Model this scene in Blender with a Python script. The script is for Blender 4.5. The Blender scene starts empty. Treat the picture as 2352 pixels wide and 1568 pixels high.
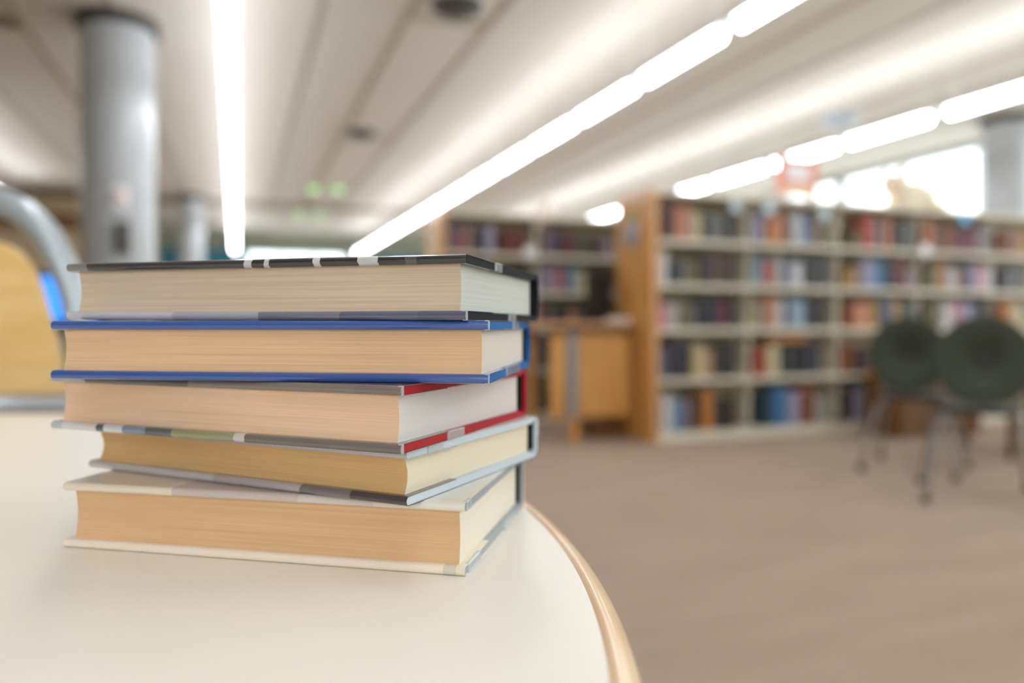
import bpy, bmesh, math, random
from mathutils import Vector, Matrix
random.seed(7)
sc = bpy.context.scene
COL = sc.collection
PI = math.pi
TH = math.radians(20.04)                 # camera yaw against the room's long axis
F = 1730.0; HV = 748.0; CZ = 0.868; TZ = 0.740
RV = (math.cos(TH), -math.sin(TH)); DV = (math.sin(TH), math.cos(TH))

def W(X, D):                             # metres right of / ahead of the viewpoint -> world x, y
    return (X*RV[0]+D*DV[0], X*RV[1]+D*DV[1])
def px_on_y(u, y):                       # world x where the sight line of column u meets a plane y
    m = (u-1176)/F
    d = y/(DV[1]+m*RV[1]); return d*(DV[0]+m*RV[0])

# ------------------------------------------------------------------ helpers
def lin(c):
    return tuple(((v/255)/12.92 if v/255 <= .04045 else ((v/255+.055)/1.055)**2.4) for v in c)+(1.0,)

def mat(name, c, rough=.6, spec=.5, metal=0, noise=0, nscale=8, stretch=(1,1,1), bump=0, bscale=200, coat=0, emis=0, c2=None):
    m = bpy.data.materials.new(name); m.use_nodes = True
    nt = m.node_tree; b = nt.nodes['Principled BSDF']
    b.inputs['Base Color'].default_value = lin(c); b.inputs['Roughness'].default_value = rough
    b.inputs['Metallic'].default_value = metal; b.inputs['Specular IOR Level'].default_value = spec
    b.inputs['Coat Weight'].default_value = coat; b.inputs['Coat Roughness'].default_value = .08
    if emis:
        b.inputs['Emission Color'].default_value = lin(c); b.inputs['Emission Strength'].default_value = emis
    if noise or bump or c2:
        tc = nt.nodes.new('ShaderNodeTexCoord'); mp = nt.nodes.new('ShaderNodeMapping')
        mp.inputs['Scale'].default_value = stretch
        nt.links.new(tc.outputs['Object'], mp.inputs[0])
    if noise or c2:
        n = nt.nodes.new('ShaderNodeTexNoise'); n.inputs['Scale'].default_value = nscale; n.inputs['Detail'].default_value = 5
        nt.links.new(mp.outputs[0], n.inputs['Vector'])
        r = nt.nodes.new('ShaderNodeValToRGB')
        a = lin(c); d = lin(c2) if c2 else tuple(v*(1-noise) for v in a[:3])+(1,)
        r.color_ramp.elements[0].position = .35; r.color_ramp.elements[1].position = .65
        r.color_ramp.elements[0].color = d; r.color_ramp.elements[1].color = a
        nt.links.new(n.outputs['Fac'], r.inputs[0]); nt.links.new(r.outputs[0], b.inputs['Base Color'])
    if bump:
        n2 = nt.nodes.new('ShaderNodeTexNoise'); n2.inputs['Scale'].default_value = bscale; n2.inputs['Detail'].default_value = 3
        nt.links.new(mp.outputs[0], n2.inputs['Vector'])
        bp = nt.nodes.new('ShaderNodeBump'); bp.inputs['Strength'].default_value = bump; bp.inputs['Distance'].default_value = .002
        nt.links.new(n2.outputs['Fac'], bp.inputs['Height']); nt.links.new(bp.outputs[0], b.inputs['Normal'])
    return m

def ramp_mat(name, stops, axis=0, lo=0., hi=1., rough=.3, coat=.6, under=None, zsplit=None):
    """printed paper: constant colour bands along one local axis; 'under' colours below zsplit"""
    m = mat(name, (255,255,255), rough=rough, coat=coat)
    nt = m.node_tree; b = nt.nodes['Principled BSDF']
    tc = nt.nodes.new('ShaderNodeTexCoord'); sp = nt.nodes.new('ShaderNodeSeparateXYZ')
    nt.links.new(tc.outputs['Object'], sp.inputs[0])
    mr = nt.nodes.new('ShaderNodeMapRange'); mr.inputs['From Min'].default_value = lo; mr.inputs['From Max'].default_value = hi
    # the printed shapes have ragged borders
    nz = nt.nodes.new('ShaderNodeTexNoise'); nz.inputs['Scale'].default_value = 260
    nt.links.new(tc.outputs['Object'], nz.inputs['Vector'])
    ma = nt.nodes.new('ShaderNodeMath'); ma.operation = 'MULTIPLY_ADD'; ma.inputs[1].default_value = (hi-lo)*.012
    nt.links.new(nz.outputs['Fac'], ma.inputs[0]); nt.links.new(sp.outputs[axis], ma.inputs[2])
    nt.links.new(ma.outputs[0], mr.inputs['Value'])
    def ramp(st):
        r = nt.nodes.new('ShaderNodeValToRGB'); r.color_ramp.interpolation = 'CONSTANT'
        e = r.color_ramp.elements
        e[0].position = 0; e[0].color = lin(st[0][1])
        while len(e) > 1: e.remove(e[-1])
        for p, c in st[1:]:
            x = e.new(p); x.color = lin(c)
        nt.links.new(mr.outputs[0], r.inputs[0]); return r
    top = ramp(stops); out = top.outputs[0]
    if under:
        lowr = ramp(under)
        gt = nt.nodes.new('ShaderNodeMath'); gt.operation = 'GREATER_THAN'; gt.inputs[1].default_value = zsplit
        nt.links.new(sp.outputs[2], gt.inputs[0])
        mx = nt.nodes.new('ShaderNodeMix'); mx.data_type = 'RGBA'
        nt.links.new(gt.outputs[0], mx.inputs[0]); nt.links.new(lowr.outputs[0], mx.inputs[6]); nt.links.new(top.outputs[0], mx.inputs[7])
        out = mx.outputs[2]
    nt.links.new(out, b.inputs['Base Color'])
    return m

def pages_mat(name, fore, head, y0, lines=2400, dark=.2, head_lines=.25):
    """page edges: warm light painted into the fore edge colour, cooler light into the head, fine sheet lines running level"""
    m = mat(name, fore, rough=.85, spec=.15)
    nt = m.node_tree; b = nt.nodes['Principled BSDF']
    tc = nt.nodes.new('ShaderNodeTexCoord'); sp = nt.nodes.new('ShaderNodeSeparateXYZ')
    nt.links.new(tc.outputs['Object'], sp.inputs[0])
    mp = nt.nodes.new('ShaderNodeMapping'); mp.inputs['Scale'].default_value = (5, 5, lines)
    nt.links.new(tc.outputs['Object'], mp.inputs[0])
    n = nt.nodes.new('ShaderNodeTexNoise'); n.inputs['Scale'].default_value = 1; n.inputs['Detail'].default_value = 4; n.inputs['Roughness'].default_value = .7
    nt.links.new(mp.outputs[0], n.inputs['Vector'])
    mp2 = nt.nodes.new('ShaderNodeMapping'); mp2.inputs['Scale'].default_value = (9, 9, 60)
    nt.links.new(tc.outputs['Object'], mp2.inputs[0])
    n2 = nt.nodes.new('ShaderNodeTexNoise'); n2.inputs['Scale'].default_value = 1
    nt.links.new(mp2.outputs[0], n2.inputs['Vector'])
    # which side of the block: fore edge faces local -y
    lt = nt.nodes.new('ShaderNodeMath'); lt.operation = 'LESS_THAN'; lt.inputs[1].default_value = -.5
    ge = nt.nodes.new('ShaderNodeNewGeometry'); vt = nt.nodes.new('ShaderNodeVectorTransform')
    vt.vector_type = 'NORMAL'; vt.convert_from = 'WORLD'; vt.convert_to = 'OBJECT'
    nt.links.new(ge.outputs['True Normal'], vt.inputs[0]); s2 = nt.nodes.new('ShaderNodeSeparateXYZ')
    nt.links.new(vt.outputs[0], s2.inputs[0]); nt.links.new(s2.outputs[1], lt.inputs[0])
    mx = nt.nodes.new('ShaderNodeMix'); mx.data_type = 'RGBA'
    mx.inputs[6].default_value = lin(head); mx.inputs[7].default_value = lin(fore)  # warm light on the fore edge, cooler on the head, put into the colours
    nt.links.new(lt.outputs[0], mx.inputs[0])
    r = nt.nodes.new('ShaderNodeMapRange'); r.inputs['From Min'].default_value = .3; r.inputs['From Max'].default_value = .6
    r.inputs['To Min'].default_value = 1-dark; r.inputs['To Max'].default_value = 1
    nt.links.new(n.outputs['Fac'], r.inputs['Value'])
    r2 = nt.nodes.new('ShaderNodeMapRange'); r2.inputs['From Min'].default_value = .3; r2.inputs['From Max'].default_value = .7
    r2.inputs['To Min'].default_value = .93; r2.inputs['To Max'].default_value = 1
    nt.links.new(n2.outputs['Fac'], r2.inputs['Value'])
    mu = nt.nodes.new('ShaderNodeMath'); mu.operation = 'MULTIPLY'
    nt.links.new(r.outputs[0], mu.inputs[0]); nt.links.new(r2.outputs[0], mu.inputs[1])
    kk = nt.nodes.new('ShaderNodeMapRange'); kk.inputs['To Min'].default_value = 1-head_lines; kk.inputs['To Max'].default_value = 0
    nt.links.new(lt.outputs[0], kk.inputs['Value'])
    ml = nt.nodes.new('ShaderNodeMix'); ml.data_type = 'FLOAT'; ml.inputs[3].default_value = 1
    nt.links.new(kk.outputs[0], ml.inputs[0]); nt.links.new(mu.outputs[0], ml.inputs[2]); mu = ml
    vm = nt.nodes.new('ShaderNodeVectorMath'); vm.operation = 'SCALE'
    nt.links.new(mx.outputs[2], vm.inputs[0]); nt.links.new(mu.outputs[0], vm.inputs['Scale'])
    nt.links.new(vm.outputs[0], b.inputs['Base Color'])
    bp = nt.nodes.new('ShaderNodeBump'); bp.inputs['Strength'].default_value = .35; bp.inputs['Distance'].default_value = .0004
    nt.links.new(n.outputs['Fac'], bp.inputs['Height']); nt.links.new(bp.outputs[0], b.inputs['Normal'])
    return m

def obj(name, bm, m, parent=None, smooth=False, bevel=0):
    me = bpy.data.meshes.new(name)
    if smooth:
        for f in bm.faces: f.smooth = True
    bmesh.ops.recalc_face_normals(bm, faces=bm.faces)
    bm.to_mesh(me); bm.free()
    if m: me.materials.append(m)
    o = bpy.data.objects.new(name, me); COL.objects.link(o)
    if parent: o.parent = parent
    if bevel:
        md = o.modifiers.new('bevel', 'BEVEL'); md.width = bevel; md.segments = 3; md.limit_method = 'ANGLE'
    if smooth:
        md = o.modifiers.new('wn', 'WEIGHTED_NORMAL') if False else None
    return o

def tag(o, label, cat, group=None):
    o['label'] = label; o['category'] = cat
    if group: o['group'] = group
    return o

def thing(name, label, cat, loc=(0,0,0), rz=0, group=None):
    o = bpy.data.objects.new(name, None); COL.objects.link(o); o.empty_display_size = .05
    o.location = loc; o.rotation_euler = (0,0,rz)
    return tag(o, label, cat, group)

def struct(name, bm, m, **k):
    o = obj(name, bm, m, **k); o['kind'] = 'structure'; return o

def box(bm, x0, x1, y0, y1, z0, z1, M=None):
    vs = [bm.verts.new((x,y,z)) for x in (x0,x1) for y in (y0,y1) for z in (z0,z1)]
    for q in ((0,1,3,2),(4,6,7,5),(0,4,5,1),(2,3,7,6),(0,2,6,4),(1,5,7,3)):
        bm.faces.new([vs[i] for i in q])
    if M: bmesh.ops.transform(bm, matrix=M, verts=vs)
    return vs
def bbox(x0, x1, y0, y1, z0, z1):
    bm = bmesh.new(); box(bm, x0, x1, y0, y1, z0, z1); return bm

def lathe(prof, n=48, cap=True):
    bm = bmesh.new(); rings = []
    for r, z in prof:
        rings.append([bm.verts.new((r*math.cos(2*PI*i/n), r*math.sin(2*PI*i/n), z)) for i in range(n)])
    for a, b in zip(rings, rings[1:]):
        for i in range(n): bm.faces.new((a[i], a[(i+1)%n], b[(i+1)%n], b[i]))
    if cap:
        bm.faces.new(rings[0]); bm.faces.new(rings[-1])
    return bm

def tube(bm, pts, r, n=12, flat=1.0):
    pts = [Vector(p) for p in pts]; rings = []
    ref = Vector((0,0,1))
    for i, p in enumerate(pts):
        t = (pts[min(i+1, len(pts)-1)]-pts[max(i-1, 0)]).normalized()
        a = t.cross(ref)
        if a.length < .15: a = t.cross(Vector((0,1,0)))
        a.normalize(); b = t.cross(a).normalized()
        rr = r[i] if isinstance(r, (list, tuple)) else r
        rings.append([bm.verts.new(p+a*rr*math.cos(2*PI*k/n)*flat+b*rr*math.sin(2*PI*k/n)) for k in range(n)])
    for A, B in zip(rings, rings[1:]):
        for k in range(n): bm.faces.new((A[k], A[(k+1)%n], B[(k+1)%n], B[k]))
    bm.faces.new(rings[0]); bm.faces.new(rings[-1])

def smooth_path(P, n=6):
    P = [Vector(p) for p in P]; out = []
    for i in range(len(P)-1):
        p0 = P[max(i-1,0)]; p1 = P[i]; p2 = P[i+1]; p3 = P[min(i+2,len(P)-1)]
        for k in range(n):
            t = k/n
            out.append(.5*((2*p1)+(p2-p0)*t+(2*p0-5*p1+4*p2-p3)*t*t+(3*p1-p0-3*p2+p3)*t**3))
    out.append(P[-1]); return out

def prism(prof, x0, x1, nx=1):
    """closed profile in (y, z) drawn out along x; end faces filled"""
    bm = bmesh.new(); rings = []
    for i in range(nx+1):
        x = x0+(x1-x0)*i/nx
        rings.append([bm.verts.new((x, y, z)) for y, z in prof])
    n = len(prof)
    for a, b in zip(rings, rings[1:]):
        for i in range(n): bm.faces.new((a[i], a[(i+1)%n], b[(i+1)%n], b[i]))
    for ring in (rings[0], rings[-1]):
        f = bm.faces.new(ring)
    return bm

def extrude_xz(poly, y0, y1):
    bm = bmesh.new()
    a = [bm.verts.new((x, y0, z)) for x, z in poly]; b = [bm.verts.new((x, y1, z)) for x, z in poly]
    n = len(poly)
    for i in range(n): bm.faces.new((a[i], a[(i+1)%n], b[(i+1)%n], b[i]))
    bm.faces.new(a); bm.faces.new(b[::-1]); return bm

def blob(c, r, sub=3, M=None):
    bm = bmesh.new(); bmesh.ops.create_icosphere(bm, subdivisions=sub, radius=1)
    bmesh.ops.transform(bm, matrix=Matrix.Translation(c) @ Matrix.Diagonal((*r, 1)), verts=bm.verts)
    return bm

def copy_tree(o, parent=None):
    c = o.copy(); COL.objects.link(c); c.parent = parent
    for ch in list(o.children): copy_tree(ch, c)
    return c

# ------------------------------------------------------------------ materials
M_lam   = mat('laminate', (240,233,222), rough=.33, spec=.45, bump=.05, bscale=900)
M_beech = mat('beech_edge', (238,208,170), rough=.35, coat=.4, c2=(226,190,146), nscale=14, stretch=(1,1,6))
M_under = mat('table_underside', (120,105,90), rough=.8)
M_steel = mat('grey_painted_steel', (150,156,160), rough=.35, metal=.35, noise=.05)
M_tube  = mat('silver_tube', (176,184,190), rough=.3, metal=.3, coat=.3, noise=.04)
M_tubed = mat('dull_silver_tube', (140,136,134), rough=.4, metal=.3)
M_ply   = mat('honey_plywood', (250,214,150), rough=.4, coat=.3, c2=(240,196,122), nscale=3.2, stretch=(1.2,1.2,7))
M_wood  = mat('honey_oak', (216,162,92), rough=.45, coat=.2, c2=(196,136,66), nscale=3, stretch=(7,7,.8))
M_woodd = mat('dark_honey_oak', (122,84,42), rough=.5, c2=(98,64,28), nscale=3, stretch=(6,6,.8))
M_woodl = mat('pale_oak_edging', (214,166,116), rough=.45, c2=(196,146,98), nscale=3, stretch=(6,6,.8))
M_shelf = mat('beige_shelf_metal', (222,215,197), rough=.5, noise=.04)
M_back  = mat('shelf_back_panel', (160,148,122), rough=.6, noise=.04)
M_carpet= mat('carpet', (172,153,136), rough=.97, spec=.1, c2=(164,146,129), nscale=2.2, stretch=(.7,2.6,1), bump=.5, bscale=320)
M_ceil  = mat('ceiling_panel', (199,192,182), rough=.9, spec=.1, noise=.03, nscale=.5)
M_ceild = mat('ceiling_seam', (150,138,124), rough=.9)
M_wall  = mat('warm_wall', (178,160,130), rough=.85, noise=.06, nscale=.6)
M_wallg = mat('grey_green_wall', (150,155,138), rough=.85, noise=.06, nscale=.6)
M_teal  = mat('teal_band', (50,120,140), rough=.7)
M_col   = mat('column_paint', (176,180,182), rough=.42, coat=.2, noise=.03)
M_cold  = mat('column_collar', (70,66,62), rough=.6)
M_black = mat('black_plastic', (28,26,26), rough=.45)
M_dgreen= mat('dark_green_laminate', (66,73,62), rough=.65, spec=.2, noise=.06)
M_dark  = mat('dark_seat', (44,42,38), rough=.6)
M_white = mat('white_paper', (236,236,238), rough=.7)
M_grey  = mat('light_grey_label', (196,206,210), rough=.5)
M_rub   = mat('dark_rubber', (52,48,50), rough=.6)
M_frame = mat('window_frame', (205,210,212), rough=.5, metal=.2)
M_house = mat('lamp_housing', (215,215,212), rough=.4)

def emit_mat(name, c, s):
    m = bpy.data.materials.new(name); m.use_nodes = True; nt = m.node_tree
    nt.nodes.remove(nt.nodes['Principled BSDF'])
    e = nt.nodes.new('ShaderNodeEmission'); e.inputs[0].default_value = lin(c); e.inputs[1].default_value = s
    nt.links.new(e.outputs[0], nt.nodes['Material Output'].inputs[0]); return m
M_tubeon = emit_mat('lamp_diffuser_light', (243,248,255), 4.6)
M_uplight= emit_mat('lamp_uplight', (243,248,255), 3.8)
M_green  = emit_mat('downlight_glow', (168,212,148), .42)
M_screen = emit_mat('blue_screen', (60,150,255), .36)
def glass_mat():
    m = bpy.data.materials.new('window_glass'); m.use_nodes = True; nt = m.node_tree
    nt.nodes.remove(nt.nodes['Principled BSDF'])
    a = nt.nodes.new('ShaderNodeBsdfTransparent'); a.inputs[0].default_value = (.93,.97,.96,1)
    g = nt.nodes.new('ShaderNodeBsdfGlossy'); g.inputs['Roughness'].default_value = .02
    lw = nt.nodes.new('ShaderNodeLayerWeight'); lw.inputs[0].default_value = .5
    pw = nt.nodes.new('ShaderNodeMath'); pw.operation = 'POWER'; pw.inputs[1].default_value = 5
    nt.links.new(lw.outputs['Facing'], pw.inputs[0])
    fr = nt.nodes.new('ShaderNodeMath'); fr.operation = 'MULTIPLY_ADD'; fr.inputs[1].default_value = .85; fr.inputs[2].default_value = .04
    nt.links.new(pw.outputs[0], fr.inputs[0])
    mx = nt.nodes.new('ShaderNodeMixShader')
    nt.links.new(fr.outputs[0], mx.inputs[0]); nt.links.new(a.outputs[0], mx.inputs[1]); nt.links.new(g.outputs[0], mx.inputs[2])
    nt.links.new(mx.outputs[0], nt.nodes['Material Output'].inputs[0]); return m
M_glass = glass_mat()

# ------------------------------------------------------------------ the room
X0, X1, Y0, Y1, ZC = -7.0, 9.9, -3.2, 22.5, 3.50
struct('floor', bbox(X0-.2, X1+.2, Y0-.2, Y1+.2, -.12, 0), M_carpet)
struct('ceiling', bbox(X0-.2, X1+.2, Y0-.2, Y1+.2, ZC, ZC+.15), M_ceil)
struct('wall_left', bbox(X0-.2, X0, Y0, Y1, 0, ZC), M_wall)
bm = bmesh.new()
box(bm, X0-.2, -3.0, Y0-.2, Y0, 0, ZC); box(bm, .4, X1+.2, Y0-.2, Y0, 0, ZC)
box(bm, -3.0, .4, Y0-.2, Y0, 0, .9); box(bm, -3.0, .4, Y0-.2, Y0, 3.0, ZC)
struct('wall_near', bm, mat('cream_wall', (238,232,220), rough=.85, noise=.03, nscale=.6))
struct('wall_inner', bbox(X0, -1.55, 16.9, 17.1, 0, ZC), M_wall)
struct('trim_1', bbox(X0, X1, 16.9, 17.15, ZC-.09, ZC), M_ceild)
struct('trim_2', bbox(X0, -1.55, 16.85, 16.9, 2.75, 3.05), M_woodd)

def window(n, axis, a0, a1, z0, z1, pos, mull):
    root = bpy.data.objects.new('window_%d' % n, None); COL.objects.link(root); root['kind'] = 'structure'
    bm = bmesh.new(); t = .05
    def bb(p, q, r, s):
        if axis == 'x': box(bm, pos-.05, pos+.05, p, q, r, s)
        else: box(bm, p, q, pos-.05, pos+.05, r, s)
    bb(a0, a1, z0, z0+t); bb(a0, a1, z1-t, z1); bb(a0, a0+t, z0+t, z1-t); bb(a1-t, a1, z0+t, z1-t)
    for k in range(1, mull):
        c = a0+(a1-a0)*k/mull; bb(c-.02, c+.02, z0+t, z1-t)
    f = obj('window_frame', bm, M_frame, root); f['kind'] = 'structure'
    if axis == 'x': g = bbox(pos-.004, pos+.004, a0+t, a1-t, z0+t, z1-t)
    else: g = bbox(a0+t, a1-t, pos-.004, pos+.004, z0+t, z1-t)
    g = obj('window_pane', g, M_glass, root); g['kind'] = 'structure'

# right wall: glazed between y=3 and the far end
bm = bmesh.new()
box(bm, X1, X1+.2, Y0, -1.5, 0, ZC)
box(bm, X1, X1+.2, -1.5, Y1, 0, .5); box(bm, X1, X1+.2, -1.5, Y1, 3.46, ZC)
ws = [(-1.5, 2.42), (2.52, 6.42), (6.52, 10.42), (10.52, 14.42), (14.52, 18.42), (18.52, 22.4)]
for (a, b), (c, d) in zip(ws, ws[1:]): box(bm, X1, X1+.2, b, c, .5, 3.46)
struct('wall_right', bm, M_wallg)
for i, (a, b) in enumerate(ws): window(i+1, 'x', a, b, .5, 3.46, X1+.1, 3)
# far wall with one wide window behind the stack of books
wx0, wx1 = .25, 3.0
bm = bmesh.new()
box(bm, X0, wx0, Y1, Y1+.2, 0, ZC); box(bm, wx1, X1+.2, Y1, Y1+.2, 0, ZC)
box(bm, wx0, wx1, Y1, Y1+.2, 0, .4); box(bm, wx0, wx1, Y1, Y1+.2, 2.98, ZC)
struct('wall_far', bm, M_wallg)
window(7, 'y', wx0, wx1, .4, 2.98, Y1+.1, 3)
window(8, 'y', -3.0, .4, .9, 3.0, Y0-.1, 3)  # unseen window, added to light the page edges facing the viewpoint
struct('trim_3', bbox(wx0-2.2, wx0-.05, Y1-.06, Y1, 2.2, 3.0), M_teal)
struct('trim_4', bbox(wx1+.1, wx1+3.2, Y1-.06, Y1, 2.3, 2.95), M_teal)
# ceiling seams: slim battens running with the lamps
k = 5
for x in (-5.8, -2.5, -1.75, -.98, .66, 1.36, 2.07, 3.95, 4.7, 5.45, 7.0, 7.8):
    struct('trim_%d' % k, bbox(x-.018, x+.018, Y0, 16.9, ZC-.012, ZC), M_ceild); k += 1
for (a, b, y) in ((1.378, 2.052, 6.3), (1.378, 2.052, 10.6), (1.378, 2.052, 2.0)):
    struct('trim_%d' % k, bbox(a, b, y-.018, y+.018, ZC-.012, ZC), M_ceild); k += 1
struct('baseboard_left', bbox(X0, X0+.02, Y0, Y1, 0, .1), M_woodd)
struct('baseboard_right', bbox(X1-.02, X1, Y0, Y1, 0, .1), M_woodd)

# columns
def column(x, y, label, r=.27):
    t = thing('round_column', label, 'column', (x, y, 0))
    t['kind'] = 'structure'
    a = obj('column_shaft', lathe([(r,0),(r,ZC-.1)], 64), M_col, t, smooth=True); a['kind'] = 'structure'
    b = obj('column_collar', lathe([(r+.04,ZC-.1),(r+.04,ZC-.002)], 64), M_cold, t, smooth=True); b['kind'] = 'structure'
    for o in (a, b):
        md = o.modifiers.new('edge', 'EDGE_SPLIT'); md.split_angle = .8
    return t
C1 = W(-3.41, 6.52)
column(C1[0], C1[1], 'thick round grey column nearest the table, reaching the ceiling', .29)
c = W(-6.62, 15.6); column(c[0], c[1]-.35, 'distant slim grey column beside the brown wall', .23)
c = (9.15, 6.8); column(c[0], c[1], 'blue-grey column by the bright windows behind the long bookcase', .27)

# devices on the near column
def on_column(du, z):
    # a point on the column's face turned to the table
    a = math.atan2(-C1[1], -C1[0]) + du
    return (C1[0]+.29*math.cos(a), C1[1]+.29*math.sin(a), z), a
p, a = on_column(.05, 1.93)
al = thing('alarm_light', 'small pinkish white alarm light high on the near grey column', 'alarm', p, a)
obj('base_plate', bbox(0,.025,-.06,.06,-.09,.09), M_white, al, bevel=.006)
obj('lens', blob((.035,0,.02), (.03,.045,.05)), mat('alarm_lens', (232,205,198), rough=.2), al, smooth=True)
p, a = on_column(.1, 1.6)
ph = thing('wall_telephone', 'dark grey telephone mounted on the near grey column', 'telephone', p, a)
obj('body', bbox(0,.05,-.06,.06,-.13,.13), mat('phone_grey', (92,86,80), rough=.5), ph, bevel=.01)
bm = bmesh.new(); tube(bm, smooth_path([(.055,-.03,-.11),(.085,-.03,-.07),(.085,-.03,.07),(.055,-.03,.11)]), .018)
obj('handset', bm, M_black, ph, smooth=True)

# ------------------------------------------------------------------ ceiling lamps
LZ = CZ+2.04
ROWN = {-3.4: 'in the row left of the near column', -.06: 'in the row above the stacked books', 3.14: 'in the bright row crossing the middle',
        6.3: 'in the row over the long bookcase'}
def lamp_proto():
    t = thing('pendant_lamp', 'x', 'lamp', (0,0,LZ), 0, 'linear ceiling lamps')
    L = 1.2
    # half-round white diffuser below, slim housing, open uplight above
    pr = [(-.052,0)]+[(.046*math.sin(a), -.075*math.cos(a)) for a in [PI*(-.42+.84*i/10) for i in range(11)]]+[(.052,0)]
    bm = bmesh.new(); A = []; 
    for y in (-.495, .495): A.append([bm.verts.new((x,y,z)) for x,z in pr])
    n = len(pr)
    for i in range(n): bm.faces.new((A[0][i], A[0][(i+1)%n], A[1][(i+1)%n], A[1][i]))
    bm.faces.new(A[0]); bm.faces.new(A[1])
    obj('diffuser', bm, M_tubeon, t)
    bm = bmesh.new()
    box(bm, -.06,.06,-L/2,L/2,.0,.02); box(bm,-.06,-.052,-L/2,L/2,.02,.055); box(bm,.052,.06,-L/2,L/2,.02,.055)
    box(bm, -.052,.052,-L/2,-L/2+.008,.02,.055); box(bm,-.052,.052,L/2-.008,L/2,.02,.055)
    obj('housing', bm, M_house, t)
    obj('uplight', bbox(-.048,.048,-L/2+.02,L/2-.02,.03,.045), M_uplight, t)
    bm = bmesh.new()
    tube(bm, [(0,-.45,.02),(0,-.45,ZC-LZ)], .003, 6)
    obj('hanger', bm, M_house, t)
    bm = bmesh.new(); tube(bm, [(0,.45,.02),(0,.45,ZC-LZ)], .003, 6)
    obj('hanger', bm, M_house, t)
    return t
first = lamp_proto(); used = False
ORD = ['first','second','third','fourth','fifth','sixth','seventh','eighth','ninth','tenth','eleventh','twelfth','thirteenth','fourteenth','fifteenth','sixteenth','seventeenth','eighteenth','nineteenth','twentieth','twenty-first','twenty-second','twenty-third','twenty-fourth']
for x, ph0, ymax, in ((-3.4, 4.5, 16.5), (-.06, 4.50, 22.0), (3.14, 4.29, 22.0), (6.3, 4.14, 21.0)):
    y = ph0-1.22*6 if x > -3 else ph0+1.22*4; n = 0
    while y+1.22 < ymax:
        l = first if not used else copy_tree(first); used = True
        l.location = (x, y+.61, LZ)
        if y+1.22 > 3.0:
            l['label'] = '%s glowing tube lamp from the near end, %s' % (ORD[n].capitalize(), ROWN[x]); n += 1
        else:
            l['label'] = 'glowing white tube lamp hung behind the viewpoint'
        y += 1.22

# round ceiling vents and small devices
M_vent = mat('vent_grey', (66,62,56), rough=.7)
def vent(u, D, label, r=.23, m=M_vent):
    x, y = W(u, D)
    t = thing('ceiling_vent', label, 'vent', (x, y, ZC))
    obj('vent_ring', lathe([(r,-.001),(r,-.02),(r*.8,-.03),(r*.78,-.012)], 40, cap=True), M_ceil if m is M_vent else M_grey, t, smooth=True)
    obj('vent_core', lathe([(r*.85,-.012),(r*.85,-.05),(r*.6,-.09),(r*.3,-.1),(.01,-.1)], 40), m, t, smooth=True)
vent(-2.03, 10.16, 'dark round ceiling vent in the middle distance')
vent(-.446, 6.12, 'large round ceiling vent at the top edge of the view', .25)
vent(4.13, 9.48, 'pale round ceiling vent near the lamps over the long bookcase', .24, mat('vent_blue', (150,160,172), rough=.5))
x, y = W(4.37, 9.0)
sd = tag(obj('smoke_detector', lathe([(.07,0),(.075,-.03),(.05,-.05),(.01,-.055)], 32), mat('detector', (205,178,176), rough=.5), smooth=True), 'small pinkish smoke detector beside the pale ceiling vent', 'smoke detector'); sd.location = (x, y, ZC)
x, y = W(-4.37, 6.52)
sp_ = thing('ceiling_speaker', 'brown round ceiling fitting at the far left', 'ceiling speaker', (x, y, ZC))
obj('ring', lathe([(.16,0),(.16,-.015),(.12,-.02),(.11,-.006)], 36), mat('speaker_ring', (150,132,100)), sp_, smooth=True)
obj('grille', lathe([(.1,-.004),(.08,-.03),(.01,-.032)], 36), mat('speaker_grille', (96,82,64)), sp_, smooth=True)
for (x, y, lb) in ((1.36,14.7,'left of the nearer pair'), (1.81,14.6,'right of the nearer pair'), (1.36,18.2,'left of the farther pair'), (1.81,18.1,'right of the farther pair')):
    t = thing('round_downlight', 'pale green round ceiling light, '+lb, 'ceiling light', (x, y, ZC), 0, 'pale green ceiling lights')
    obj('rim', lathe([(.15,0),(.15,-.02),(.12,-.02),(.12,-.01)], 32), M_wallg, t, smooth=True)
    obj('lens', lathe([(.12,-.012),(.115,-.05),(.08,-.085),(.01,-.1)], 32), M_green, t, smooth=True)

# ------------------------------------------------------------------ the round table
tx, ty = W(-.735, .322)
TB = thing('round_table', 'round table with cream laminate top and pale wooden edge, carrying the book stack', 'table', (tx, ty, 0))
obj('tabletop', lathe([(.772,TZ-.028),(.772,TZ)], 256), M_lam, TB)
R0 = .772
ed = [(R0+.0003,TZ-.0004),(R0+.004,TZ+.0002),(R0+.0085,TZ-.0014),(R0+.0125,TZ-.006),(R0+.0145,TZ-.013),(R0+.0135,TZ-.022),(R0+.009,TZ-.029),(R0+.0003,TZ-.031)]
bm = bmesh.new(); n = 256; rings = []
for r, z in ed: rings.append([bm.verts.new((r*math.cos(2*PI*i/n), r*math.sin(2*PI*i/n), z)) for i in range(n)])
for i in range(len(rings)):
    a, b = rings[i], rings[(i+1) % len(rings)]
    for j in range(n): bm.faces.new((a[j], a[(j+1)%n], b[(j+1)%n], b[j]))
obj('edge_band', bm, M_beech, TB, smooth=True)
obj('apron', lathe([(.60,TZ-.09),(.60,TZ-.032)], 96), M_under, TB)
for i in range(4):
    a = PI/4+i*PI/2
    bm = bmesh.new(); tube(bm, [(.56*math.cos(a), .56*math.sin(a), TZ-.03), (.60*math.cos(a), .60*math.sin(a), .02)], .025, 16)
    l = obj('leg', bm, M_steel, TB, smooth=True)
    obj('foot_cap', lathe([(.03,0),(.03,.03)], 20), M_rub, l).location = (.60*math.cos(a), .60*math.sin(a), 0)

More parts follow.
